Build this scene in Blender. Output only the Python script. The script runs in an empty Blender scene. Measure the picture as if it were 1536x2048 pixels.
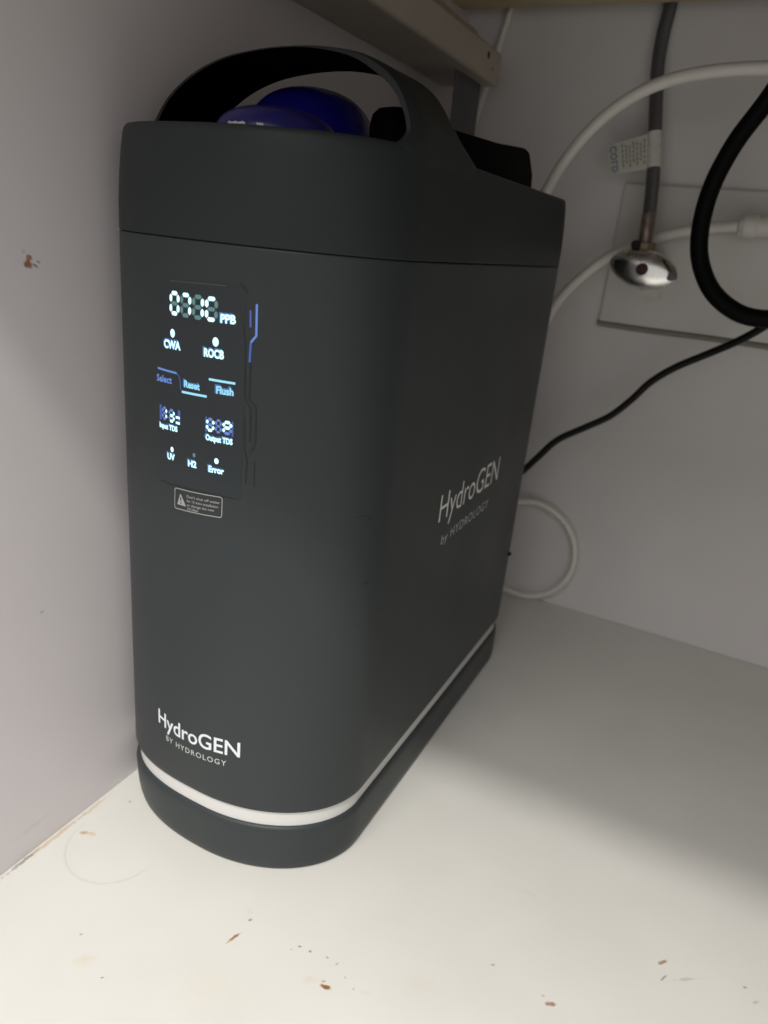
import bpy, bmesh, math
from mathutils import Matrix, Vector

C = bpy.context.scene.collection
S = bpy.context.scene

# ------------------------------------------------------------------ camera
cd = bpy.data.cameras.new('camera')
cam = bpy.data.objects.new('camera', cd); C.objects.link(cam)
W2C = Matrix(((0.88500262, 0.4557157, 0.09536014),
              (-0.24311446, 0.27764684, 0.9294125),
              (0.39707143, -0.84571593, 0.35650926)))
cam.matrix_world = Matrix.Translation((0, 0, .42)) @ W2C.transposed().to_4x4()
cd.sensor_fit = 'HORIZONTAL'; cd.sensor_width = 36; cd.lens = 33.84
cd.clip_start = .01; cd.clip_end = 50
cd.dof.use_dof = True; cd.dof.focus_distance = .43; cd.dof.aperture_fstop = 9.5
S.camera = cam

# ------------------------------------------------------------------ light
w = bpy.data.worlds.new('World'); S.world = w; w.use_nodes = True
bg = w.node_tree.nodes['Background']
bg.inputs[0].default_value = (1.0, .965, .93, 1); bg.inputs[1].default_value = .56

ld = bpy.data.lights.new('room_ceiling_lamp', 'AREA'); ld.shape = 'DISK'; ld.size = .13
ld.energy = 35; ld.color = (1.0, .97, .915)
lamp = bpy.data.objects.new('room_ceiling_lamp', ld); C.objects.link(lamp)
lamp.location = (.12, -1.095, 2.4)
lamp.rotation_euler = (Vector((-.15, .3, .1)) - lamp.location).to_track_quat('-Z', 'Y').to_euler()

pd = bpy.data.lights.new('room_bounce_fill', 'AREA'); pd.shape = 'SQUARE'; pd.size = 2.4  # added soft fill, stands in for light bounced by room and ceiling
pd.energy = 96; pd.color = (1.0, .975, .95)
panel = bpy.data.objects.new('room_bounce_fill', pd); C.objects.link(panel)
panel.location = (.2, -1.75, 2.45)

S.view_settings.view_transform = 'Standard'; S.view_settings.look = 'None'
S.view_settings.exposure = 0; S.view_settings.gamma = 1; S.view_settings.use_curve_mapping = False
S.render.engine = 'CYCLES'
S.cycles.use_denoising = True
S.cycles.max_bounces = 10; S.cycles.diffuse_bounces = 6
S.cycles.sample_clamp_indirect = 4

# ------------------------------------------------------------------ helpers: materials
def mat(name, col, rough=.5, metal=0, emit=None, estr=0, spec=.5, coat=0, bump=0, bscale=400, var=0, vscale=20, rvar=0):
    m = bpy.data.materials.new(name); m.use_nodes = True
    nt = m.node_tree; b = nt.nodes['Principled BSDF']
    b.inputs['Base Color'].default_value = (*col, 1)
    b.inputs['Roughness'].default_value = rough
    b.inputs['Metallic'].default_value = metal
    b.inputs['Specular IOR Level'].default_value = spec
    b.inputs['Coat Weight'].default_value = coat
    if emit:
        b.inputs['Emission Color'].default_value = (*emit, 1); b.inputs['Emission Strength'].default_value = estr
    tc = nt.nodes.new('ShaderNodeTexCoord')
    if bump:
        n = nt.nodes.new('ShaderNodeTexNoise'); n.inputs['Scale'].default_value = bscale; n.inputs['Detail'].default_value = 3
        nt.links.new(tc.outputs['Object'], n.inputs['Vector'])
        bp = nt.nodes.new('ShaderNodeBump'); bp.inputs['Strength'].default_value = bump; bp.inputs['Distance'].default_value = .0006
        nt.links.new(n.outputs['Fac'], bp.inputs['Height']); nt.links.new(bp.outputs['Normal'], b.inputs['Normal'])
    if var or rvar:
        n = nt.nodes.new('ShaderNodeTexNoise'); n.inputs['Scale'].default_value = vscale; n.inputs['Detail'].default_value = 6
        nt.links.new(tc.outputs['Object'], n.inputs['Vector'])
        if var:
            mr = nt.nodes.new('ShaderNodeMapRange')
            mr.inputs['From Min'].default_value = .3; mr.inputs['From Max'].default_value = .7
            mr.inputs['To Min'].default_value = 1 - var; mr.inputs['To Max'].default_value = 1 + var
            nt.links.new(n.outputs['Fac'], mr.inputs['Value'])
            vm = nt.nodes.new('ShaderNodeVectorMath'); vm.operation = 'SCALE'; vm.inputs[0].default_value = col
            nt.links.new(mr.outputs[0], vm.inputs['Scale']); nt.links.new(vm.outputs[0], b.inputs['Base Color'])
        if rvar:
            mr = nt.nodes.new('ShaderNodeMapRange')
            mr.inputs['From Min'].default_value = .3; mr.inputs['From Max'].default_value = .7
            mr.inputs['To Min'].default_value = rough - rvar; mr.inputs['To Max'].default_value = rough + rvar
            nt.links.new(n.outputs['Fac'], mr.inputs['Value']); nt.links.new(mr.outputs[0], b.inputs['Roughness'])
    return m

def add_spots(m, spots, nscale=260, amp=.9, fade=.95):
    """stains: (centre xyz, radii xyz, rotation xyz, colour, strength, kind)"""
    nt = m.node_tree; b = nt.nodes['Principled BSDF']; N = nt.nodes.new; Lk = nt.links.new
    tc = N('ShaderNodeTexCoord')
    nz = N('ShaderNodeTexNoise'); nz.inputs['Scale'].default_value = nscale; nz.inputs['Detail'].default_value = 4
    Lk(tc.outputs['Object'], nz.inputs['Vector'])
    ns = N('ShaderNodeMath'); ns.operation = 'MULTIPLY_ADD'; ns.inputs[1].default_value = 2 * amp; ns.inputs[2].default_value = -amp
    Lk(nz.outputs['Fac'], ns.inputs[0])
    inp = b.inputs['Base Color']
    src = inp.links[0].from_socket if inp.links else None
    base = tuple(inp.default_value)
    for (c, r, rot, col, st, kind) in spots:
        mp = N('ShaderNodeMapping'); mp.vector_type = 'TEXTURE'
        mp.inputs['Location'].default_value = c; mp.inputs['Rotation'].default_value = rot; mp.inputs['Scale'].default_value = r
        Lk(tc.outputs['Object'], mp.inputs['Vector'])
        ln = N('ShaderNodeVectorMath'); ln.operation = 'LENGTH'; Lk(mp.outputs[0], ln.inputs[0])
        d = ln.outputs['Value']
        if kind == 'ring':
            s1 = N('ShaderNodeMath'); s1.operation = 'SUBTRACT'; s1.inputs[1].default_value = 1; Lk(d, s1.inputs[0])
            s2 = N('ShaderNodeMath'); s2.operation = 'ABSOLUTE'; Lk(s1.outputs[0], s2.inputs[0])
            s3 = N('ShaderNodeMath'); s3.operation = 'MULTIPLY'; s3.inputs[1].default_value = 26; Lk(s2.outputs[0], s3.inputs[0])
            # only the front arc of the ring is left
            sx = N('ShaderNodeSeparateXYZ'); Lk(mp.outputs[0], sx.inputs[0])
            s4 = N('ShaderNodeMath'); s4.operation = 'MULTIPLY_ADD'; s4.inputs[1].default_value = 1.5; s4.inputs[2].default_value = .5
            Lk(sx.outputs['Y'], s4.inputs[0])
            s5 = N('ShaderNodeMath'); s5.operation = 'MAXIMUM'; s5.inputs[1].default_value = 0; Lk(s4.outputs[0], s5.inputs[0])
            s6 = N('ShaderNodeMath'); Lk(s3.outputs[0], s6.inputs[0]); Lk(s5.outputs[0], s6.inputs[1])
            d = s6.outputs[0]
        ad = N('ShaderNodeMath'); Lk(d, ad.inputs[0]); Lk(ns.outputs[0], ad.inputs[1])
        mr = N('ShaderNodeMapRange'); mr.interpolation_type = 'SMOOTHSTEP'
        mr.inputs['From Min'].default_value = 1.0; mr.inputs['From Max'].default_value = .35 if kind != 'soft' else -.4
        mr.inputs['To Min'].default_value = 0; mr.inputs['To Max'].default_value = st * fade
        Lk(ad.outputs[0], mr.inputs['Value'])
        mx = N('ShaderNodeMix'); mx.data_type = 'RGBA'
        Lk(mr.outputs[0], mx.inputs[0])
        if src: Lk(src, mx.inputs[6])
        else: mx.inputs[6].default_value = base
        mx.inputs[7].default_value = (*col, 1)
        src = mx.outputs[2]
    Lk(src, inp)

RUST = (.27, .10, .018); OCH = (.50, .30, .10); DK = (.10, .085, .07); YEL = (.62, .52, .33)
M = {}
M['floor'] = mat('white_laminate', (.69, .682, .640), .38, bump=.05, bscale=160, var=.025, vscale=14, rvar=.06)
def fs(x, y, rx, ry, rz, c, st, k=''): return ((x, y, 0), (rx, ry, .05), (0, 0, rz), c, st, k)
add_spots(M['floor'], [
    fs(-.3406, .2772, .0042, .0022, .5, OCH, .8), fs(-.3350, .2790, .0040, .0020, .2, YEL, .7), fs(-.3364, .3161, .0016, .0014, 0, OCH, .6),
    fs(-.1988, .2680, .0062, .0013, 1.2, RUST, .9), fs(-.2000, .2630, .0045, .0009, 1.2, OCH, .6), fs(-.1978, .2821, .0020, .0011, .9, RUST, .7),
    fs(-.2015, .2870, .0040, .0030, 0, YEL, .5, 'soft'),
    fs(-.1333, .2696, .0050, .0018, .05, RUST, 1), fs(-.1358, .2718, .0020, .0011, .5, OCH, .8),
    fs(-.1603, .2834, .0018, .0009, .4, RUST, .7), fs(-.1531, .2839, .0014, .0011, 0, RUST, .8), fs(-.1417, .2861, .0011, .0009, 0, DK, .5),
    fs(-.1347, .2854, .0018, .0008, 1.2, DK, .45), fs(-.1640, .2790, .0011, .0007, .7, DK, .4), fs(-.1431, .2684, .006, .004, .4, YEL, .5, 'soft'),
    fs(-.1259, .2806, .0012, .0008, 0, OCH, .5), fs(-.1111, .2788, .007, .0025, .1, YEL, .4, 'soft'), fs(-.1180, .2770, .0012, .0010, 0, OCH, .5),
    fs(-.2476, .2068, .0016, .0006, .8, DK, .7), fs(-.2799, .2199, .0014, .0010, .3, DK, .4), fs(-.2646, .2093, .010, .006, .5, YEL, .45, 'soft'),
    fs(.0448, .3960, .0040, .0015, .9, RUST, .75), fs(.0471, .3855, .0038, .0010, 1.1, DK, .6), fs(.060, .392, .010, .0012, .6, DK, .25),
    fs(-.0121, .3303, .0040, .0018, .5, RUST, .8), fs(-.0170, .3330, .0016, .0012, .3, OCH, .5), fs(-.0506, .3359, .0018, .0012, .6, RUST, .55),
    fs(.0938, .4062, .0022, .0014, 0, DK, .55), fs(.1010, .4000, .0040, .0012, .8, DK, .3), fs(.0472, .4010, .006, .002, .4, YEL, .2, 'soft'),
    fs(-.0472, .401, .008, .003, .2, DK, .08, 'soft'), fs(-.085, .30, .02, .012, .3, YEL, .18, 'soft'), fs(-.19, .235, .04, .025, .3, YEL, .14, 'soft'),
    fs(-.3145, .281, .033, .033, 0, DK, .10, 'ring'),
    fs(-.3545, .262, .0022, .030, 0, OCH, .5), fs(-.3550, .235, .0018, .016, 0, DK, .55), fs(-.3540, .295, .0020, .020, 0, OCH, .4),
])
M['wall'] = mat('painted_wall', (.74, .70, .715), .55, bump=.04, bscale=120, var=.02, vscale=9)
def ws(y, z, ry, rz, rx, c, st, k=''): return ((-.3565, y, z), (.05, ry, rz), (rx, 0, 0), c, st, k)
add_spots(M['wall'], [
    ws(.2795, .3868, .0040, .0026, -.3, RUST, .95), ws(.2802, .3905, .0026, .0020, 0, RUST, .8), ws(.2838, .3862, .0030, .0011, -.5, DK, .75),
    ws(.2855, .3885, .0018, .0009, -.5, DK, .5), ws(.277, .3935, .0020, .0014, .4, DK, .25), ws(.2700, .1777, .0020, .0008, .2, DK, .4),
    ws(.25, .02, .02, .003, 0, DK, .15, 'soft')])
M['backwall'] = mat('back_panel_paint', (.72, .695, .695), .55, bump=.04, bscale=120, var=.03, vscale=6)
M['plate'] = mat('panel_white', (.73, .715, .69), .4, bump=.06, bscale=90, var=.04, vscale=12)
add_spots(M['plate'], [((-.1005, .841, .389), (.004, .02, .010), (0, .3, 0), (.42, .27, .17), .55, 'soft'),
                       ((-.112, .841, .384), (.012, .02, .006), (0, 0, 0), (.40, .33, .24), .35, 'soft')], 120, .6)
M['gap_strip'] = mat('shadow_gap_grey', (.25, .24, .20), .6, bump=.2, bscale=200)  # dark tone painted for the shadow gap below the back panel
M['cream'] = mat('cream_board', (.62, .52, .30), .6, bump=.1, bscale=60, var=.05)
M['rail'] = mat('rail_white', (.56, .50, .42), .5, bump=.05, bscale=90, var=.05, vscale=25)
M['counter'] = mat('counter_board', (.13, .11, .09), .6, bump=.05, var=.05)
M['bracket'] = mat('galvanised_bracket', (.13, .13, .14), .5, metal=.3, var=.1, vscale=60)
M['hole'] = mat('dark_hole', (.012, .011, .01), .8)

M['shell'] = mat('charcoal_plastic', (.036, .0425, .0445), .42, spec=.24, bump=.06, bscale=1500, rvar=.05, vscale=7)
def ds(u, y, z, r, st): return ((u, y, z), (r[0], .012, r[1]), (0, 0, 0), (.006, .006, .006), st, '')
add_spots(M['shell'], [ds(-.1778, .349, .2665, (.0030, .0008), .5), ds(-.1752, .353, .2640, (.0011, .0010), .5), ds(-.1744, .3554, .2216, (.0011, .0013), .6)], 500, .4)
M['cap'] = mat('charcoal_plastic_cap', (.0275, .0325, .0325), .48, spec=.15, bump=.06, bscale=1500, rvar=.05, vscale=7)
M['black'] = mat('black_plastic', (.002, .002, .0025), .6, spec=.03)
M['blackgloss'] = mat('black_rubber', (.003, .0035, .0035), .55, spec=.10, bump=.1, bscale=900)
M['band'] = mat('white_band', (.66, .66, .645), .38, spec=.3)
M['blue'] = mat('blue_plastic', (.009, .008, .20), .25, spec=.25, coat=.1)
M['violet'] = mat('violet_plastic', (.018, .016, .12), .30, spec=.3)
M['glass'] = mat('display_window', (.033, .0395, .043), .36, spec=.24)
M['groove'] = mat('panel_groove', (.010, .012, .012), .5)
M['edge'] = mat('panel_edge', (.085, .09, .085), .4)
M['lit'] = mat('display_white', (.05, .05, .05), .4, emit=(.58, .95, 1.0), estr=1.6)
M['cyan'] = mat('display_cyan', (.05, .05, .05), .4, emit=(.33, .80, 1.0), estr=.95)
M['skyb'] = mat('display_blue', (.05, .05, .05), .4, emit=(.16, .33, .95), estr=.62)
M['deep'] = mat('display_deep_blue', (.04, .04, .05), .4, emit=(.06, .13, .58), estr=.62)
M['ghost'] = mat('display_glyph_ghost', (.04, .04, .05), .4, emit=(.07, .30, .80), estr=.55)  # painted glow: blue ghost layer round the lit glyphs
M['dim'] = mat('display_unlit', (.06, .08, .08), .4, emit=(.22, .52, .56), estr=.32)
M['print'] = mat('white_print', (.72, .78, .82), .5)
M['printg'] = mat('grey_print', (.36, .37, .35), .5)
M['prints'] = mat('side_print', (.80, .82, .79), .45)
M['printl'] = mat('small_print', (.55, .57, .56), .5)
M['tube'] = mat('white_polythene', (.80, .78, .72), .35, spec=.5)
M['fit'] = mat('white_fitting', (.78, .76, .70), .4)
M['cable'] = mat('black_cable', (.004, .0045, .004), .5, spec=.25)
M['chrome'] = mat('worn_chrome', (.86, .85, .82), .22, metal=1, bump=.25, bscale=110, var=.15, vscale=70, rvar=.1)
M['screw'] = mat('rusty_screw', (.045, .012, .008), .6, bump=.3, bscale=900)
M['brass'] = mat('old_brass', (.24, .20, .13), .45, metal=.7, var=.3, vscale=200)
M['ferrule'] = mat('rusty_ferrule', (.30, .23, .21), .4, metal=.7, var=.35, vscale=150)
M['tag'] = mat('paper_tag', (.60, .60, .53), .6, var=.05, vscale=60)
M['tagwrap'] = mat('tag_wrap', (.74, .72, .66), .4, var=.1, vscale=150)
M['tagblue'] = mat('tag_blue_print', (.16, .20, .34), .6)
M['taggrey'] = mat('tag_grey_print', (.28, .27, .24), .6)

# braided hose: fine diagonal weave
mb = mat('braided_hose', (.13, .13, .135), .38, metal=.35, var=.2, vscale=700)
nt = mb.node_tree
tcn = nt.nodes.new('ShaderNodeTexCoord'); wv = nt.nodes.new('ShaderNodeTexWave'); wv.bands_direction = 'DIAGONAL'
wv.inputs['Scale'].default_value = 260; nt.links.new(tcn.outputs['Object'], wv.inputs['Vector'])
bpn = nt.nodes.new('ShaderNodeBump'); bpn.inputs['Strength'].default_value = .5; bpn.inputs['Distance'].default_value = .0006
nt.links.new(wv.outputs['Fac'], bpn.inputs['Height']); nt.links.new(bpn.outputs['Normal'], nt.nodes['Principled BSDF'].inputs['Normal'])
M['braid'] = mb

# ------------------------------------------------------------------ helpers: meshes
def obj(name, verts, faces, m, parent=None, sharp=35, smooth=True):
    me = bpy.data.meshes.new(name); me.from_pydata([tuple(v) for v in verts], [], faces); me.update()
    if m is not None:
        for mm in (m if isinstance(m, list) else [m]): me.materials.append(mm)
    bm = bmesh.new(); bm.from_mesh(me); bmesh.ops.recalc_face_normals(bm, faces=bm.faces); bm.to_mesh(me); bm.free()
    if smooth:
        me.polygons.foreach_set('use_smooth', [True] * len(me.polygons)); me.set_sharp_from_angle(angle=math.radians(sharp))
    o = bpy.data.objects.new(name, me); C.objects.link(o)
    if parent: o.parent = parent; o.matrix_parent_inverse = parent.matrix_world.inverted()
    return o

def thing(name, label, cat, loc=(0, 0, 0), group=None):
    o = bpy.data.objects.new(name, None); C.objects.link(o); o.location = loc; o.empty_display_size = .03
    bpy.context.view_layer.update()
    return tag(o, label, cat, group)

def tag(o, label, cat, group=None):
    o['label'] = label; o['category'] = cat
    if group: o['group'] = group
    return o

def box(name, x0, x1, y0, y1, z0, z1, m, parent=None, bev=.001, seg=2):
    bm = bmesh.new(); bmesh.ops.create_cube(bm, size=1)
    for v in bm.verts:
        v.co = Vector(((x0 + x1) / 2 + v.co.x * (x1 - x0), (y0 + y1) / 2 + v.co.y * (y1 - y0), (z0 + z1) / 2 + v.co.z * (z1 - z0)))
    if bev: bmesh.ops.bevel(bm, geom=list(bm.edges), offset=bev, segments=seg, affect='EDGES', profile=.5)
    V = [v.co.copy() for v in bm.verts]; bm.verts.index_update(); F = [[v.index for v in f.verts] for f in bm.faces]; bm.free()
    return obj(name, V, F, m, parent)

def prism(name, poly, axis, a0, a1, m, parent=None, bev=.001):
    """polygon in the two other axes, extruded along axis, bevelled"""
    bm = bmesh.new()
    def P(p, t): q = list(p); q.insert(axis, t); return Vector(q)
    A = [bm.verts.new(P(p, a0)) for p in poly]; B = [bm.verts.new(P(p, a1)) for p in poly]
    n = len(poly); bm.faces.new(A); bm.faces.new(B[::-1])
    for i in range(n): bm.faces.new((A[i], A[(i + 1) % n], B[(i + 1) % n], B[i]))
    bmesh.ops.recalc_face_normals(bm, faces=bm.faces)
    if bev: bmesh.ops.bevel(bm, geom=list(bm.edges), offset=bev, segments=2, affect='EDGES', profile=.5)
    V = [v.co.copy() for v in bm.verts]; bm.verts.index_update(); F = [[v.index for v in f.verts] for f in bm.faces]; bm.free()
    return obj(name, V, F, m, parent)

def catmull(pts, n=8):
    P = [Vector(p) for p in pts]; out = []
    for i in range(len(P) - 1):
        p0 = P[i - 1] if i else P[i] * 2 - P[i + 1]; p1, p2 = P[i], P[i + 1]
        p3 = P[i + 2] if i + 2 < len(P) else p2 * 2 - p1
        for k in range(n):
            t = k / n
            out.append(.5 * ((2 * p1) + (p2 - p0) * t + (2 * p0 - 5 * p1 + 4 * p2 - p3) * t * t + (3 * p1 - p0 - 3 * p2 + p3) * t ** 3))
    out.append(P[-1]); return out

def tube(name, pts, r, m, parent=None, n=8, seg=20, curve=True):
    P = catmull(pts, n) if curve else [Vector(p) for p in pts]
    V, F = [], []; up = None
    for i, p in enumerate(P):
        t = (P[min(i + 1, len(P) - 1)] - P[max(i - 1, 0)]).normalized()
        if up is None: up = t.orthogonal().normalized()
        up = (up - t * up.dot(t)).normalized(); s = t.cross(up)
        rr = r[i] if isinstance(r, list) else r
        for k in range(seg):
            a = 2 * math.pi * k / seg; V.append(p + (up * math.cos(a) + s * math.sin(a)) * rr)
    for i in range(len(P) - 1):
        for k in range(seg):
            F.append((i * seg + k, i * seg + (k + 1) % seg, (i + 1) * seg + (k + 1) % seg, (i + 1) * seg + k))
    F.append(list(range(seg))[::-1]); F.append([(len(P) - 1) * seg + k for k in range(seg)])
    return obj(name, V, F, m, parent, sharp=50)

def lathe(name, prof, c, m, parent=None, seg=64, axis='Z', sharp=35):
    """prof: (radius, height) list; spun round a vertical or y axis at c"""
    V, F = [], []
    for (r, h) in prof:
        for k in range(seg):
            a = 2 * math.pi * k / seg
            p = (r * math.cos(a), r * math.sin(a), h) if axis == 'Z' else (r * math.cos(a), h, r * math.sin(a))
            V.append(Vector(c) + Vector(p))
    n = len(prof)
    for i in range(n - 1):
        for k in range(seg): F.append((i * seg + k, i * seg + (k + 1) % seg, (i + 1) * seg + (k + 1) % seg, (i + 1) * seg + k))
    F.append(list(range(seg))); F.append([(n - 1) * seg + k for k in range(seg)])
    return obj(name, V, F, m, parent, sharp=sharp)

# ------------------------------------------------------------------ the setting
def structure(o): o['kind'] = 'structure'; return o
XW, YB = -.3574, .851
structure(box('floor', XW - .02, .64, -.06, YB + .02, -.02, 0, M['floor'], bev=0))
structure(box('wall_left', XW - .02, XW, -.06, YB + .02, .0004, .70, M['wall'], bev=0))
structure(box('wall_back', XW, .64, YB, YB + .02, .0004, .70, M['backwall'], bev=0))
structure(box('right_light_block', .50, .64, .02, YB, .0004, .70, M['counter'], bev=0))  # unseen dark wall, added to cut light on the purifier's right side
structure(box('countertop', XW - .02, .64, .027, YB + .02, .7005, .735, M['counter'], bev=.0008))

# ------------------------------------------------------------------ water purifier
X0, HW = -.2617, .0913                 # centre line, half width
YF, YR, BB = .375, .668, .067          # ends of the straight sides, bulge of front and back
def half_w(y, d=0):
    if y < YF: k = min(1, (YF - y) / (BB - d)); return (HW - d) * math.sqrt(max(0, 1 - k * k))
    if y > YR: k = min(1, (y - YR) / (BB - d)); return (HW - d) * math.sqrt(max(0, 1 - k * k))
    return HW - d
HL, NL = .0935, 2.75                  # left half of the front is a little squarer
def ring(d, n=96, NL=NL):
    out = []
    for k in range(n + 1):
        a = math.pi + math.pi * k / n; c_, s_ = math.cos(a), math.sin(a)
        if c_ < 0: out.append((X0 - (HL - d) * abs(c_) ** (2 / NL), YF - (BB - d) * abs(s_) ** (2 / NL)))
        else: out.append((X0 + (HW - d) * c_, YF + (BB - d) * s_))
    for k in range(1, 12): out.append((X0 + HW - d, YF + (YR - YF) * k / 12))
    for k in range(n + 1):
        a = math.pi * k / n; out.append((X0 + (HW if math.cos(a) > 0 else HL) * math.cos(a) - d * math.cos(a), YR + (BB - d) * math.sin(a)))
    for k in range(1, 12): out.append((X0 - HL + d, YR - (YR - YF) * k / 12))
    return out
def loft(name, levels, m, parent, closed=True):
    V, F = [], []; n = len(ring(0))
    for lv in levels:
        V += [(x, y, lv[0]) for (x, y) in ring(lv[1], NL=lv[2] if len(lv) > 2 else NL)]
    for i in range(len(levels) - 1):
        for k in range(n): F.append((i * n + k, i * n + (k + 1) % n, (i + 1) * n + (k + 1) % n, (i + 1) * n + k))
    if closed: F.append(list(range(n))); F.append([(len(levels) - 1) * n + k for k in range(n)])
    return obj(name, V, F, m, parent, sharp=50)

unit = thing('water_purifier', 'tall charcoal water purifier with carrying handle and lit blue display', 'water purifier', (X0, .52, 0))
loft('base_plinth', [(.0002, .0030, 2.42), (.0008, .0020, 2.43), (.003, .0009, 2.46), (.008, .0002, 2.52), (.014, 0, 2.60), (.024, 0, 2.68), (.0332, 0), (.0362, .0004), (.0378, .0013), (.0386, .0034)], M['shell'], unit)
loft('trim_band', [(.0376, .0030), (.0520, .0030)], M['band'], unit)
body = loft('body_shell', [(.0508, .0034), (.0510, .0018), (.0518, .0007), (.0538, .0001), (.057, 0), (.12, 0), (.24, 0), (.36, 0), (.4070, 0), (.4078, .0001), (.4082, .0006)], M['shell'], unit)
loft('seam_gasket', [(.4075, .0012), (.4095, .0012)], M['black'], unit)
loft('top_cap', [(.4086, .0006), (.4090, .0001), (.4100, 0), (.425, .0002), (.440, .0010), (.452, .0021), (.459, .0030), (.4615, .0036), (.4632, .0048),
                 (.4634, .0062), (.4622, .0074), (.456, .0080), (.446, .0080), (.446, .0090)], M['cap'], unit)
loft('deck', [(.4440, .0076), (.4470, .0076)], M['black'], unit)

# carrying handle: an arched band, front edge y .362, flaring into the rim at its feet
OUT = [(-.0868, .455), (-.0866, .463), (-.0838, .470), (-.0735, .4828), (-.056, .4945), (-.035, .5025), (-.012, .5065), (.010, .508), (.030, .5075), (.050, .5045), (.065, .4985), (.0755, .4905), (.0825, .4800), (.0858, .4700), (.0868, .463), (.0868, .455)]
INN = [(-.0828, .455), (-.0825, .463), (-.0795, .4690), (-.0700, .4812), (-.053, .4925), (-.033, .5000), (-.011, .5038), (.010, .5052), (.028, .5045), (.047, .5010), (.061, .4945), (.0712, .4875), (.0782, .4782), (.0812, .4700), (.0820, .463), (.0820, .455)]
def cm2(T, n): return [(p.x, p.y) for p in catmull([(a, b, 0) for a, b in T], n)]
oP, iP = cm2(OUT, 6), cm2(INN, 6)
NY = 10; V, F = [], []; w0 = half_w(.362, .004)
def yspan(z):
    f = max(0, min(1, (.487 - z) / .024)); yb = .416 + .036 * f ** 2
    g = max(0, min(1, (.4715 - z) / .0095)); yf = .3625 - .0095 * g ** 2
    return yf, yb
for (o_, i_) in zip(oP, iP):
    yf, yb = yspan(o_[1]); rows = []
    rowsO, rowsI = [], []
    for k in range(NY + 1):
        y = yf + (yb - yf) * k / NY; s = half_w(y, .0040) / w0
        e = .0011 if k in (0, NY) else 0                     # soften the rim of the band
        ov = Vector((o_[0], o_[1])); iv = Vector((i_[0], i_[1])); dd = (iv - ov).normalized() * e
        ov += dd; iv -= dd
        rowsO.append((X0 + ov.x * s, y, ov.y)); rowsI.append((X0 + iv.x * s, y, iv.y))
    V += rowsO + rowsI[::-1]
n = 2 * (NY + 1)
for i in range(len(oP) - 1):
    for k in range(n): F.append((i * n + k, i * n + (k + 1) % n, (i + 1) * n + (k + 1) % n, (i + 1) * n + k))
F.append(list(range(n))); F.append([(len(oP) - 1) * n + k for k in range(n)])
hdl = obj('carrying_handle', V, F, [M['cap'], M['black']], unit, sharp=60)
hdl.data.polygons.foreach_set('material_index', [1 if (k % n) in range(NY + 1, 2 * NY + 1) else 0 for k in range(len(F))])

def dome(name, c, r, h0, h1, m):
    prof = [(r * .96, .446), (r * .995, h0 - .003)]
    for k in range(15):
        a = math.pi / 2 * k / 14; prof.append((max(.0008, r * math.cos(a) ** .8), h0 + (h1 - h0) * math.sin(a) ** .92))
    return lathe(name, prof, (c[0], c[1], 0), m, unit, 72)
fc = dome('filter_cap', (-.2525, .3560), .0325, .4620, .4770, M['violet'])
fc['label'] = 'violet domed filter cap just behind the front rim'
lathe('cap_collar', [(.0372, .446), (.0372, .4625), (.0362, .4635), (.030, .4635)], (-.2525, .3560, 0), M['cap'], fc, 72)
fr = dome('filter_cap', (-.2745, .4230), .0410, .4640, .4985, M['blue'])
fr['label'] = 'dark blue domed filter cap behind the violet one'
# worn silver print on the front cap
for (a0, a1, z0, z1) in ((-104, -84, .4643, .4655), (-73, -67, .4643, .4654)):
    V, F = [], []
    for k in range(9):
        a = math.radians(a0 + (a1 - a0) * k / 8)
        wz = .0005 * math.sin(k * 2.1)
        for z in (z0 + wz, z1 + wz * .6): V.append((-.2525 + .03245 * math.cos(a), .3560 + .03245 * math.sin(a), z))
    for k in range(8): F.append((2 * k, 2 * k + 1, 2 * k + 3, 2 * k + 2))
    obj('printed_mark', V, F, M['printl'], fc)
lathe('drain_knob', [(.0165, .446), (.0165, .4765), (.0155, .4815), (.0125, .4845), (.008, .4855), (.001, .4858)], (-.2045, .4040, 0), M['black'], unit, 40)
prism('rear_cover', [(.468, .4465), (.468, .4860), (.560, .4905), (.620, .4955), (.632, .4940), (.648, .4800), (.657, .4465)], 0, -.328, -.1985, M['black'], unit, bev=.003)

# ---- things printed or lit on the curved front: u (mm from centre line), z (mm)
def front_y(u):
    if u < 0: return YF - BB * (1 - min(1, -u / HL) ** NL) ** (1 / NL)
    return YF - BB * math.sqrt(max(0, 1 - (u / HW) ** 2))
def surf(u, z, off):
    if u < 0: u, z = u + .00305 * u * u, z + (420 - z) * 1.015e-5 * u * u
    u *= .001; y = front_y(u); g = (front_y(u + 2e-4) - front_y(u - 2e-4)) / 4e-4
    l = math.hypot(g, 1)
    return (X0 + u + g / l * off, y - off / l, z * .001)
OFF = .00022
def patch(name, polys, m, parent, off=OFF, mats=None):
    """flat polygons (lists of (u, z)) laid on the front, each a face"""
    V, F = [], []; mi = []
    for j, poly in enumerate(polys):
        F.append(list(range(len(V), len(V) + len(poly)))); V += [surf(u, z, off) for (u, z) in poly]
        mi.append(mats[j] if mats else 0)
    o = obj(name, V, F, m, parent, smooth=False)
    if mats: o.data.polygons.foreach_set('material_index', mi)
    return o
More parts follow.
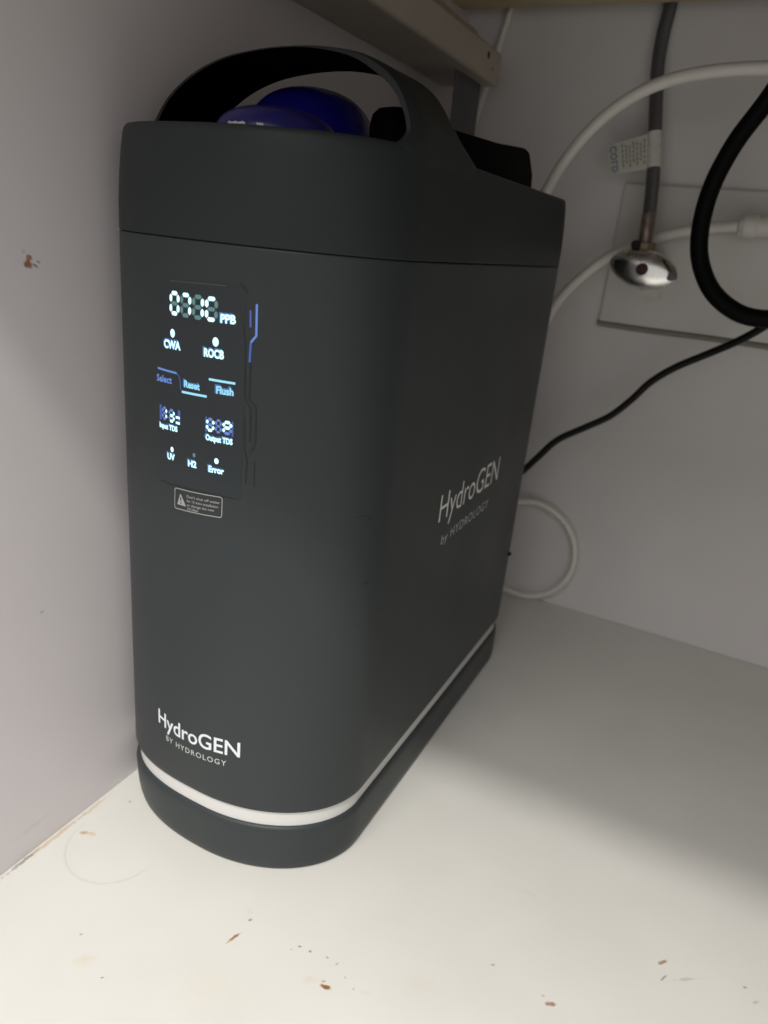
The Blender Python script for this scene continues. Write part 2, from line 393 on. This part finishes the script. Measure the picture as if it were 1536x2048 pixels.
def ribbon(name, pts, wid, m, parent, off=OFF, sub=6):
    P = []
    for i in range(len(pts) - 1):
        for k in range(sub):
            t = k / sub; P.append(Vector((pts[i][0] * (1 - t) + pts[i + 1][0] * t, pts[i][1] * (1 - t) + pts[i + 1][1] * t)))
    P.append(Vector(pts[-1])); V, F = [], []
    for i, p in enumerate(P):
        t = (P[min(i + 1, len(P) - 1)] - P[max(i - 1, 0)]).normalized(); nn = Vector((-t.y, t.x)) * wid / 2
        V += [surf(*(p + nn), off), surf(*(p - nn), off)]
    for i in range(len(P) - 1): F.append((2 * i, 2 * i + 1, 2 * i + 3, 2 * i + 2))
    return obj(name, V, F, m, parent, smooth=False)
def disc(name, u, z, ru, rz, m, parent, off=OFF):
    return patch(name, [[(u + ru * math.cos(2 * math.pi * k / 24), z + rz * math.sin(2 * math.pi * k / 24)) for k in range(24)]], m, parent, off)

def text_mesh(s, weight=0, spacing=1.0):
    cu = bpy.data.curves.new('lettering', 'FONT'); cu.body = s; cu.size = 1; cu.offset = weight; cu.space_character = spacing; cu.resolution_u = 4
    o = bpy.data.objects.new('lettering', cu); C.objects.link(o); bpy.context.view_layer.update()
    me = o.to_mesh(); V = [v.co.copy() for v in me.vertices]; F = [list(p.vertices) for p in me.polygons]
    o.to_mesh_clear(); bpy.data.objects.remove(o); bpy.data.curves.remove(cu)
    return V, F
def capheight():
    V, F = text_mesh('H'); return max(v.y for v in V)
CAPH = capheight()
def front_text(name, s, uL, uR, zL, zR, h, m, parent, weight=0, spacing=1.0, off=OFF):
    """baseline from (uL, zL) to (uR, zR), capital height h, all in mm"""
    V, F = text_mesh(s, weight, spacing); x0 = min(v.x for v in V); x1 = max(v.x for v in V)
    W = []
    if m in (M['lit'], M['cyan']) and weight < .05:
        front_text('glyph_ghost', s, uL - .95, uR - .3, zL + .45, zR + .45, h, M['ghost'], parent, weight + .045, spacing, OFF - .00008)  # heavier blue copy, shifted, imitates the ghosted glow of the glyphs
    for v in V:
        t = (v.x - x0) / (x1 - x0); W.append(surf(uL + (uR - uL) * t, zL + (zR - zL) * t + v.y / CAPH * h, off))
    return obj(name, W, F, m, parent, smooth=False)

# display window, a separate glossy panel with fine edges
P = []
win = [(-38, 268.5), (26, 273.0), (26, 385.5), (22, 390.0), (-38, 387.0)]
V, F = [], []
nu, nz = 24, 2
for i in range(nu + 1):
    u = -38 + 64 * i / nu; zb = 268.5 + 4.5 * i / nu; zt = 387.0 + 3.0 * i / nu - (max(0, u - 22) * 1.1)
    V += [surf(u, zb, .0001), surf(u, zt, .0001)]
for i in range(nu): F.append((2 * i, 2 * i + 2, 2 * i + 3, 2 * i + 1))
disp = obj('display_panel', V, F, M['glass'], unit, smooth=True)
disp['label'] = 'dark glossy display window with glowing white and blue symbols'
ribbon('panel_edge', [(-24.6, 386.3), (-1.9, 387.5), (14.4, 388.0)], .35, M['edge'], disp)
ribbon('panel_edge', [(22.3, 390.3), (26.8, 386.4)], .9, M['groove'], disp)
ribbon('panel_edge', [(-36.0, 269.3), (-1.2, 272.3), (22.4, 272.9)], .6, M['groove'], disp)
ribbon('panel_edge', [(24.6, 369.1), (26.2, 361.2), (26.8, 331.0), (30.1, 326.3), (30.3, 307.6)], .8, M['groove'], disp)
ribbon('panel_edge', [(29.4, 350.6), (29.0, 331.3), (33.0, 327.3), (33.3, 308.1), (32.6, 304.8), (30.5, 301.6)], .8, M['groove'], disp)
ribbon('panel_edge', [(26.8, 321.1), (27.3, 302.8), (28.9, 296.5), (28.4, 283.2)], .6, M['groove'], disp)
ribbon('panel_edge', [(33.2, 296.0), (33.3, 282.2)], .6, M['groove'], disp)
ribbon('light_line', [(31.8, 381.0), (32.0, 365.0), (29.2, 361.3)], 1.15, M['skyb'], disp)
ribbon('light_line', [(29.2, 361.3), (28.8, 351.0)], 1.15, M['deep'], disp)
ribbon('light_line', [(28.6, 377.5), (28.8, 369.0)], 1.0, M['deep'], disp)

def seg_polys(w, h, t):
    g = .04 * h; m_ = h / 2; k = t / 2
    def H(y): return [(k + g, y), (t + g * .6, y + k), (w - t - g * .6, y + k), (w - k - g, y), (w - t - g * .6, y - k), (t + g * .6, y - k)]
    def Vv(x, a, b): return [(x, a + g), (x + k, a + g + k), (x + k, b - g - k), (x, b - g), (x - k, b - g - k), (x - k, a + g + k)]
    return {'a': H(h - k), 'g': H(m_), 'd': H(k), 'f': Vv(k, m_, h - k), 'b': Vv(w - k, m_, h - k), 'e': Vv(k, k, m_), 'c': Vv(w - k, k, m_)}
def digit(u, z, w, h, t, on, half='', parent=disp, name='digit', off=OFF):
    sp = seg_polys(w, h, t); polys = []; mi = []
    for s_, pl in sp.items():
        polys.append([(u + x + (y * .02), z + y + x * .02) for (x, y) in pl]); mi.append(0 if s_ in on else 1)
    return patch(name, polys, [M['lit'], M['dim'] if name == 'digit' else M['skyb']], parent, off, mi)
for k, on in enumerate(('abcdef', 'abc', 'bc', 'adef')):
    digit(-25.0 + 8.85 * k, 368.5 + .1 * k, 8.2, 12.8, 2.2, on)
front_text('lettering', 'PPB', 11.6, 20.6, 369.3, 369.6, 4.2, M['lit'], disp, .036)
disc('indicator', -22.6, 358.8, 1.9, 2.3, M['lit'], disp); disc('indicator', 8.7, 358.8, 1.9, 2.4, M['lit'], disp)
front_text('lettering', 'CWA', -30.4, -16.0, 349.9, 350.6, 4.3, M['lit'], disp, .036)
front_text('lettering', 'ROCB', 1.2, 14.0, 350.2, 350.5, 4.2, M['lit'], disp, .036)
ribbon('light_line', [(-37.3, 337.0), (-19.3, 337.4)], 1.2, M['skyb'], disp)
ribbon('light_line', [(-18.9, 337.2), (-16.8, 335.2), (-16.0, 328.6)], .6, M['deep'], disp)
ribbon('light_line', [(-15.2, 327.8), (3.3, 328.5)], 1.3, M['cyan'], disp)
ribbon('light_line', [(4.6, 338.3), (21.1, 338.5)], 1.3, M['cyan'], disp)
front_text('lettering', 'Select', -38.4, -23.6, 329.6, 330.6, 3.7, M['skyb'], disp, .034)
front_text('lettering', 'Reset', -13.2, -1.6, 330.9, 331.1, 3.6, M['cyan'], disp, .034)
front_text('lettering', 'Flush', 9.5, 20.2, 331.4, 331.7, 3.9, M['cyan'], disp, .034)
patch('backlight', [[(-36, 307.2), (-16.6, 308.2), (-16.6, 316.6), (-36, 316.2)]], M['deep'], disp, .00016)
patch('backlight', [[(2.4, 308.6), (20.5, 308.8), (20.5, 317.4), (2.4, 317.2)]], M['deep'], disp, .00016)
digit(-33.6, 307.9, 5.2, 8.0, 1.7, 'bc', name='small_digit'); digit(-27.0, 308.0, 5.6, 8.0, 1.7, 'bgcd', name='small_digit')
patch('small_digit', [[(-20.4, 311.4), (-17.0, 311.5), (-17.0, 312.9), (-20.4, 312.8)], [(-20.4, 308.2), (-17.0, 308.3), (-17.0, 309.7), (-20.4, 309.6)]], M['lit'], disp)
digit(2.8, 309.0, 5.8, 8.0, 1.8, 'bcdef', name='small_digit'); digit(8.9, 309.2, 4.4, 7.9, 1.3, '', name='small_digit'); digit(13.6, 309.2, 6.2, 8.0, 1.8, 'abefg', name='small_digit')
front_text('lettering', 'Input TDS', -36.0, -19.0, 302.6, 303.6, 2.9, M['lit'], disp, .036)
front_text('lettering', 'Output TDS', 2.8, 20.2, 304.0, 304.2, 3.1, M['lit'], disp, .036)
disc('indicator', -24.0, 291.9, 1.35, 1.6, M['lit'], disp); disc('indicator', -5.6, 293.0, 1.1, 1.3, M['dim'], disp); disc('indicator', 10.2, 292.9, 1.4, 1.7, M['lit'], disp)
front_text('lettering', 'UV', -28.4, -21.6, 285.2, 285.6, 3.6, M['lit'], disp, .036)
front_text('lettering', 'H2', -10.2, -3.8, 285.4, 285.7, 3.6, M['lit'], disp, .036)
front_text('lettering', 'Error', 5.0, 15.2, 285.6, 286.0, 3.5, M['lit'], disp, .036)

# warning label
c4 = [(-21.6, 269.0), (14.4, 272.0), (14.2, 259.5), (-22.0, 256.1)]
def rr(c4, r=1.6):
    out = []
    for i in range(4):
        p, a, b_ = Vector(c4[i]), Vector(c4[i - 1]), Vector(c4[(i + 1) % 4])
        A, B = p + (a - p).normalized() * r, p + (b_ - p).normalized() * r
        for k in range(5):
            t = k / 4; out.append(tuple(A * (1 - t) ** 2 + p * 2 * t * (1 - t) + B * t * t))
    return out
rp = rr(c4)
warn = ribbon('warning_label', rp + [rp[0]], .55, M['printg'], unit, sub=3)
warn['label'] = 'small outlined warning label with triangle and fine print'
patch('warning_triangle', [[(-19.6, 259.2), (-17.0, 266.2), (-16.2, 266.2), (-12.0, 259.7)]], M['printg'], warn)
patch('exclamation_mark', [[(-16.6, 261.9), (-17.0, 264.4), (-15.8, 264.5), (-16.0, 261.9)], [(-16.7, 260.3), (-16.7, 261.2), (-15.9, 261.3), (-15.9, 260.4)]], M['shell'], warn, .00035)
for s, a, b_, zl, zr_ in (("Don't shut off water", -11.4, 13.0, 265.6, 267.6), ('for 15 mins installation', -11.4, 11.8, 262.9, 264.8), ('or change the new', -11.2, 9.2, 260.3, 262.0), ('RO filter', -10.8, -2.2, 257.9, 258.7)):
    front_text('fine_print', s, a, b_, zl, zr_, 1.55, M['printg'], warn, .012)

lg = front_text('logo', 'HydroGEN', -44.0, 30.0, 87.2, 93.8, 11.3, M['print'], unit, .013)
lg['label'] = 'white logo lettering low on the curved front'
front_text('logo_line', 'BY HYDROLOGY', -34.0, 20.6, 78.3, 83.6, 4.1, M['printl'], lg, .006, 1.25)
def side_text(name, s, y0, y1, z0, h, m, parent, weight=0, spacing=1.0):
    V, F = text_mesh(s, weight, spacing); x0 = min(v.x for v in V); x1 = max(v.x for v in V)
    W = [(X0 + HW + .0002, y0 + (y1 - y0) * (v.x - x0) / (x1 - x0), z0 + v.y / CAPH * h) for v in V]
    return obj(name, W, F, m, parent, smooth=False)
sg = side_text('logo', 'HydroGEN', .4560, .5870, .2306, .0212, M['prints'], unit, -.004)
sg['label'] = 'pale logo lettering on the flat side panel'
side_text('logo_line', 'by HYDROLOGY', .4672, .5712, .2095, .0078, M['printl'], sg, -.004, 1.12)
# screw boss seen on the rear edge
lathe('side_catch', [(.0042, 0), (.0042, .0012), (.001, .0018)], (X0 + HW - .0012, .6720, .128), M['black'], unit, 16).rotation_euler = (0, 0, 0)

# ------------------------------------------------------------------ rail, bracket and beam above
rail = thing('wall_rail', 'pale boxed rail running along the left wall above the purifier', 'rail', (-.326, .5, .571))
box('rail_box', XW, -.2955, .27, .800, .5715, .6015, M['rail'], rail, bev=.0035, seg=3)
box('top_moulding', XW, -.3235, .27, .800, .6022, .6230, M['rail'], rail, bev=.006, seg=4)
for z, r_ in ((.5915, .0028), (.583, .0012)):
    V, F = [], []; yy = .7600 if r_ > .002 else .775
    for k in range(14): a = 2 * math.pi * k / 14; V.append((-.2952, yy + r_ * math.cos(a), z + r_ * 1.2 * math.sin(a)))
    F.append(list(range(14))); obj('screw_hole', V, F, M['hole'], rail, smooth=False)
br = thing('rail_bracket', 'small grey metal bracket under the end of the pale rail', 'bracket', (-.32, .73, .50))
box('bracket_plate', -.3120, -.3095, .722, .786, .470, .5730, M['bracket'], br, bev=.0006)
box('bracket_foot', XW, -.3118, .722, .786, .470, .4725, M['bracket'], br, bev=.0006)
tag(box('support_beam', XW, .50, .795, .826, .6475, .7005, M['cream'], bev=.002), 'cream wooden beam spanning the back under the countertop', 'beam')

# ------------------------------------------------------------------ plumbing on the back wall
pl = thing('access_panel', 'off-white raised panel on the back wall behind the chrome valve', 'panel', (-.02, YB, .353))
box('panel_board', -.1590, .16, .8450, YB, .3535, .4945, M['plate'], pl, bev=.002)
tube('shadow_gap_strip', [(-.1600, .8465, .3520), (-.10, .8462, .3515), (-.05, .8467, .3522), (.02, .8464, .3518), (.16, .8465, .3520)], .0034, M['gap_strip'], pl, 10, 12)  # dark strip modelled in place of the shadow gap under the board

va = thing('angle_valve', 'worn chrome angle valve with oval handle and rusty centre screw', 'valve', (-.1165, .8415, .412))
vc = (-.1165, 0, .4125)
lathe('wall_flange', [(.021, .8460), (.0205, .838), (.013, .833), (.0125, .830)], vc, M['chrome'], va, 40, 'Y')
lathe('valve_body', [(.0118, .836), (.0122, .826), (.0126, .812), (.0118, .802), (.0090, .799)], vc, M['chrome'], va, 40, 'Y')
tube('outlet', [(-.1205, .8035, .418), (-.1207, .8032, .432)], .0070, M['chrome'], va, 1, 24, False)
lathe('nut', [(.0098, .0), (.0104, .0012), (.0104, .0088), (.0096, .010)], (-.1208, .8030, .4285), M['brass'], va, 6, sharp=20)
# almond-shaped handle
V, F = [], []; nu, nv = 48, 20
ca, sa = math.cos(.14), math.sin(.14)
for j in range(nv + 1):
    ph = math.pi * j / nv
    for i in range(nu):
        th = 2 * math.pi * i / nu
        cx = math.cos(th); sz = math.sin(th); k = math.sin(ph)
        ex = .0345 * k * math.copysign(abs(cx) ** .92, cx)
        ez = .0182 * k * math.copysign(abs(sz) ** 1.12, sz)
        ey = -.0100 * math.cos(ph) * (1 if ph < math.pi / 2 else .6)
        V.append((-.1155 + ex * ca + ez * sa, .7925 + ey, .4130 - ex * sa + ez * ca))
for j in range(nv):
    for i in range(nu): F.append((j * nu + i, j * nu + (i + 1) % nu, (j + 1) * nu + (i + 1) % nu, (j + 1) * nu + i))
hd = obj('valve_handle', V, F, M['chrome'], va, sharp=70)
lathe('centre_screw', [(.0058, .7845), (.0058, .7822), (.0046, .7816), (.001, .7818)], (-.1155, 0, .4130), M['screw'], hd, 20, 'Y')
lathe('end_button', [(.0046, .790), (.0046, .7858), (.001, .7852)], (-.0878, 0, .4095), M['bracket'], hd, 20, 'Y')

hs = thing('supply_hose', 'grey braided supply hose rising from the chrome valve to the beam', 'hose', (-.121, .803, .437))
tube('hose', [(-.1470, .843, .6990), (-.1488, .842, .6703), (-.1493, .842, .6482), (-.1503, .84, .6252), (-.1487, .836, .5992), (-.1428, .83, .5681), (-.1367, .825, .5391), (-.1297, .818, .5051), (-.1252, .812, .4776), (-.1229, .806, .460)], .0064, M['braid'], hs, 10, 24)
tube('ferrule', [(-.1234, .8072, .4640), (-.1221, .8045, .4500), (-.1209, .8030, .4370)], .0069, M['ferrule'], hs, 4, 24)
lathe('screw_clip', [(.0042, .7885), (.0046, .7900), (.0046, .7990)], (-.1275, 0, .4348), M['cable'], hs, 16, 'Y')

tg = thing('hose_tag', 'white paper COLD tag wrapped round the grey braided hose', 'tag', (-.1325, .82, .5060))
tube('wrap', [(-.1365, .8243, .5390), (-.1333, .8215, .5225), (-.1299, .8182, .5065)], .0069, M['tagwrap'], tg, 4, 28)
A, B, Cc, D = Vector((-.1797, .818, .5246)), Vector((-.1400, .822, .5376)), Vector((-.1332, .8165, .5058)), Vector((-.1697, .8135, .4976))
def flag(s, t, off=0): # s along the flag from its free end, t from top to bottom
    p = (A * (1 - s) + B * s) * (1 - t) + (D * (1 - s) + Cc * s) * t
    return p + Vector((0, -off - .0012 * math.sin(s * 3), 0))
V, F = [], []
for i in range(13):
    for j in range(9):
        s, t = i / 12, j / 8
        if i == 0: t = .07 + .86 * t                          # rounded free corners
        V.append(flag(s, t))
nV = len(V); V += [v + Vector((0, .0003, 0)) for v in V]
def q(i, j): return i * 9 + j
for i in range(12):
    for j in range(8):
        F.append((q(i, j), q(i + 1, j), q(i + 1, j + 1), q(i, j + 1))); F.append(tuple(nV + x for x in (q(i, j), q(i, j + 1), q(i + 1, j + 1), q(i + 1, j))))
for i in range(12):
    F.append((q(i, 0), q(i + 1, 0), nV + q(i + 1, 0), nV + q(i, 0))); F.append((q(i, 8), q(i + 1, 8), nV + q(i + 1, 8), nV + q(i, 8)))
for j in range(8): F.append((q(0, j), q(0, j + 1), nV + q(0, j + 1), nV + q(0, j)))
fl = obj('flag', V, F, M['tag'], tg)
TV, TF = text_mesh('COLD', .02, 1.15); tx0 = min(v.x for v in TV); tx1 = max(v.x for v in TV)
obj('lettering', [flag(.22 - .15 * v.y / CAPH, .08 + .84 * (v.x - tx0) / (tx1 - tx0), .0005) for v in TV], TF, M['tagblue'], fl, smooth=False)
V, F = [], []
for k in range(7):
    s0 = .34 + .085 * k; t0, t1 = (.10 + .05 * (k % 3), .88 - .07 * ((k * 2) % 4))
    cuts = 5
    for c in range(cuts):
        a_ = t0 + (t1 - t0) * c / cuts; b2 = a_ + (t1 - t0) / cuts * (.62 + .06 * ((k + c) % 4))
        i0 = len(V); V += [flag(s0, a_, .0005), flag(s0 + .038, a_, .0005), flag(s0 + .038, b2, .0005), flag(s0, b2, .0005)]; F.append((i0, i0 + 1, i0 + 2, i0 + 3))
obj('fine_print', V, F, M['taggrey'], fl, smooth=False)

tag(tube('water_tube', [(-.2500, .728, .400), (-.2400, .752, .4300), (-.2214, .765, .4697), (-.2088, .765, .4974), (-.193, .762, .5207), (-.1729, .758, .5416), (-.1484, .752, .5579), (-.1204, .748, .569), (-.0926, .744, .5738), (-.0655, .74, .5756), (-.0354, .735, .5749), (-.0063, .73, .5721), (.06, .72, .555), (.14, .72, .50)], .0054, M['tube'], n=8),
    'white plastic tube arching in front of the braided hose', 'tube')
wt = thing('water_tube', 'white plastic tube passing behind the valve into a white fitting', 'tube', (-.2181, .80, .317))
tube('tube_line', [(-.2500, .733, .200), (-.2400, .775, .2600), (-.2181, .80, .3171), (-.203, .808, .3628), (-.19, .815, .3867), (-.169, .82, .4109), (-.1478, .826, .429), (-.1248, .828, .4399), (-.0976, .826, .4499), (-.0708, .826, .4568), (-.0399, .826, .4611), (-.030, .826, .4618)], .0052, M['tube'], wt)
tube('fitting', [(-.0410, .826, .4610), (-.0400, .826, .4610), (-.0370, .826, .4612), (-.0362, .826, .4613), (-.0250, .826, .4620), (-.0244, .826, .4620), (.03, .826, .4650), (.031, .826, .4650)],
     [.0075, .0092, .0096, .0108, .0108, .0096, .0096, .008], M['fit'], wt, 1, 28, False)
tag(tube('water_tube', [(-.245, .738, .100), (-.236, .775, .116), (-.222, .825, .1260), (-.1945, .838, .1325)] + [(-.1945 + .064 * math.sin(a), .838 + .002 * math.sin(a * 2), .0690 + .0635 * math.cos(a)) for a in [math.pi * k / 10 for k in range(1, 11)]] +
         [(-.225, .837, .0085), (-.27, .82, .012), (-.30, .78, .03), (-.30, .735, .06)], .0036, M['tube'], n=6),
    'thin white tube curling in a loop on the cabinet floor', 'tube')
tag(tube('water_tube', [(-.3030, .845, .699), (-.3063, .845, .669), (-.3099, .845, .6515), (-.3151, .845, .6291), (-.3204, .845, .6062), (-.3275, .843, .575), (-.332, .84, .5501), (-.3333, .838, .5365), (-.334, .83, .48), (-.325, .78, .40), (-.30, .728, .36)], .0034, M['tube']),
    'thin white tube dropping behind the pale rail end', 'tube')
tag(tube('drain_hose', [(.01, .745, .70), (-.0060, .742, .625), (-.0193, .74, .5955), (-.0307, .74, .5713), (-.0414, .742, .5493), (-.056, .744, .5215), (-.0661, .746, .4883), (-.068, .748, .4555), (-.0619, .748, .4263), (-.045, .746, .4008), (-.0201, .744, .3856), (.0055, .742, .3834), (.0366, .74, .391), (.10, .74, .43), (.16, .745, .52), (.18, .75, .70)], .0078, M['blackgloss'], n=8, seg=24),
    'thick black hose bending in a big loop', 'hose')
tag(tube('power_cord', [(-.255, .732, .150), (-.235, .748, .155), (-.2154, .76, .1665), (-.1978, .775, .1855), (-.1847, .783, .2038), (-.1677, .79, .2264), (-.1417, .795, .2451), (-.1189, .80, .2616), (-.1014, .803, .2819), (-.0865, .803, .3032), (-.0656, .80, .3226), (-.0364, .795, .3423), (-.0128, .785, .3592), (.0069, .775, .3774), (.0267, .77, .4016), (.07, .78, .46), (.12, .80, .56), (.13, .82, .70)], .0037, M['cable'], n=8, seg=16),
    'thin black power cord running up from the purifier across the wall', 'cord')
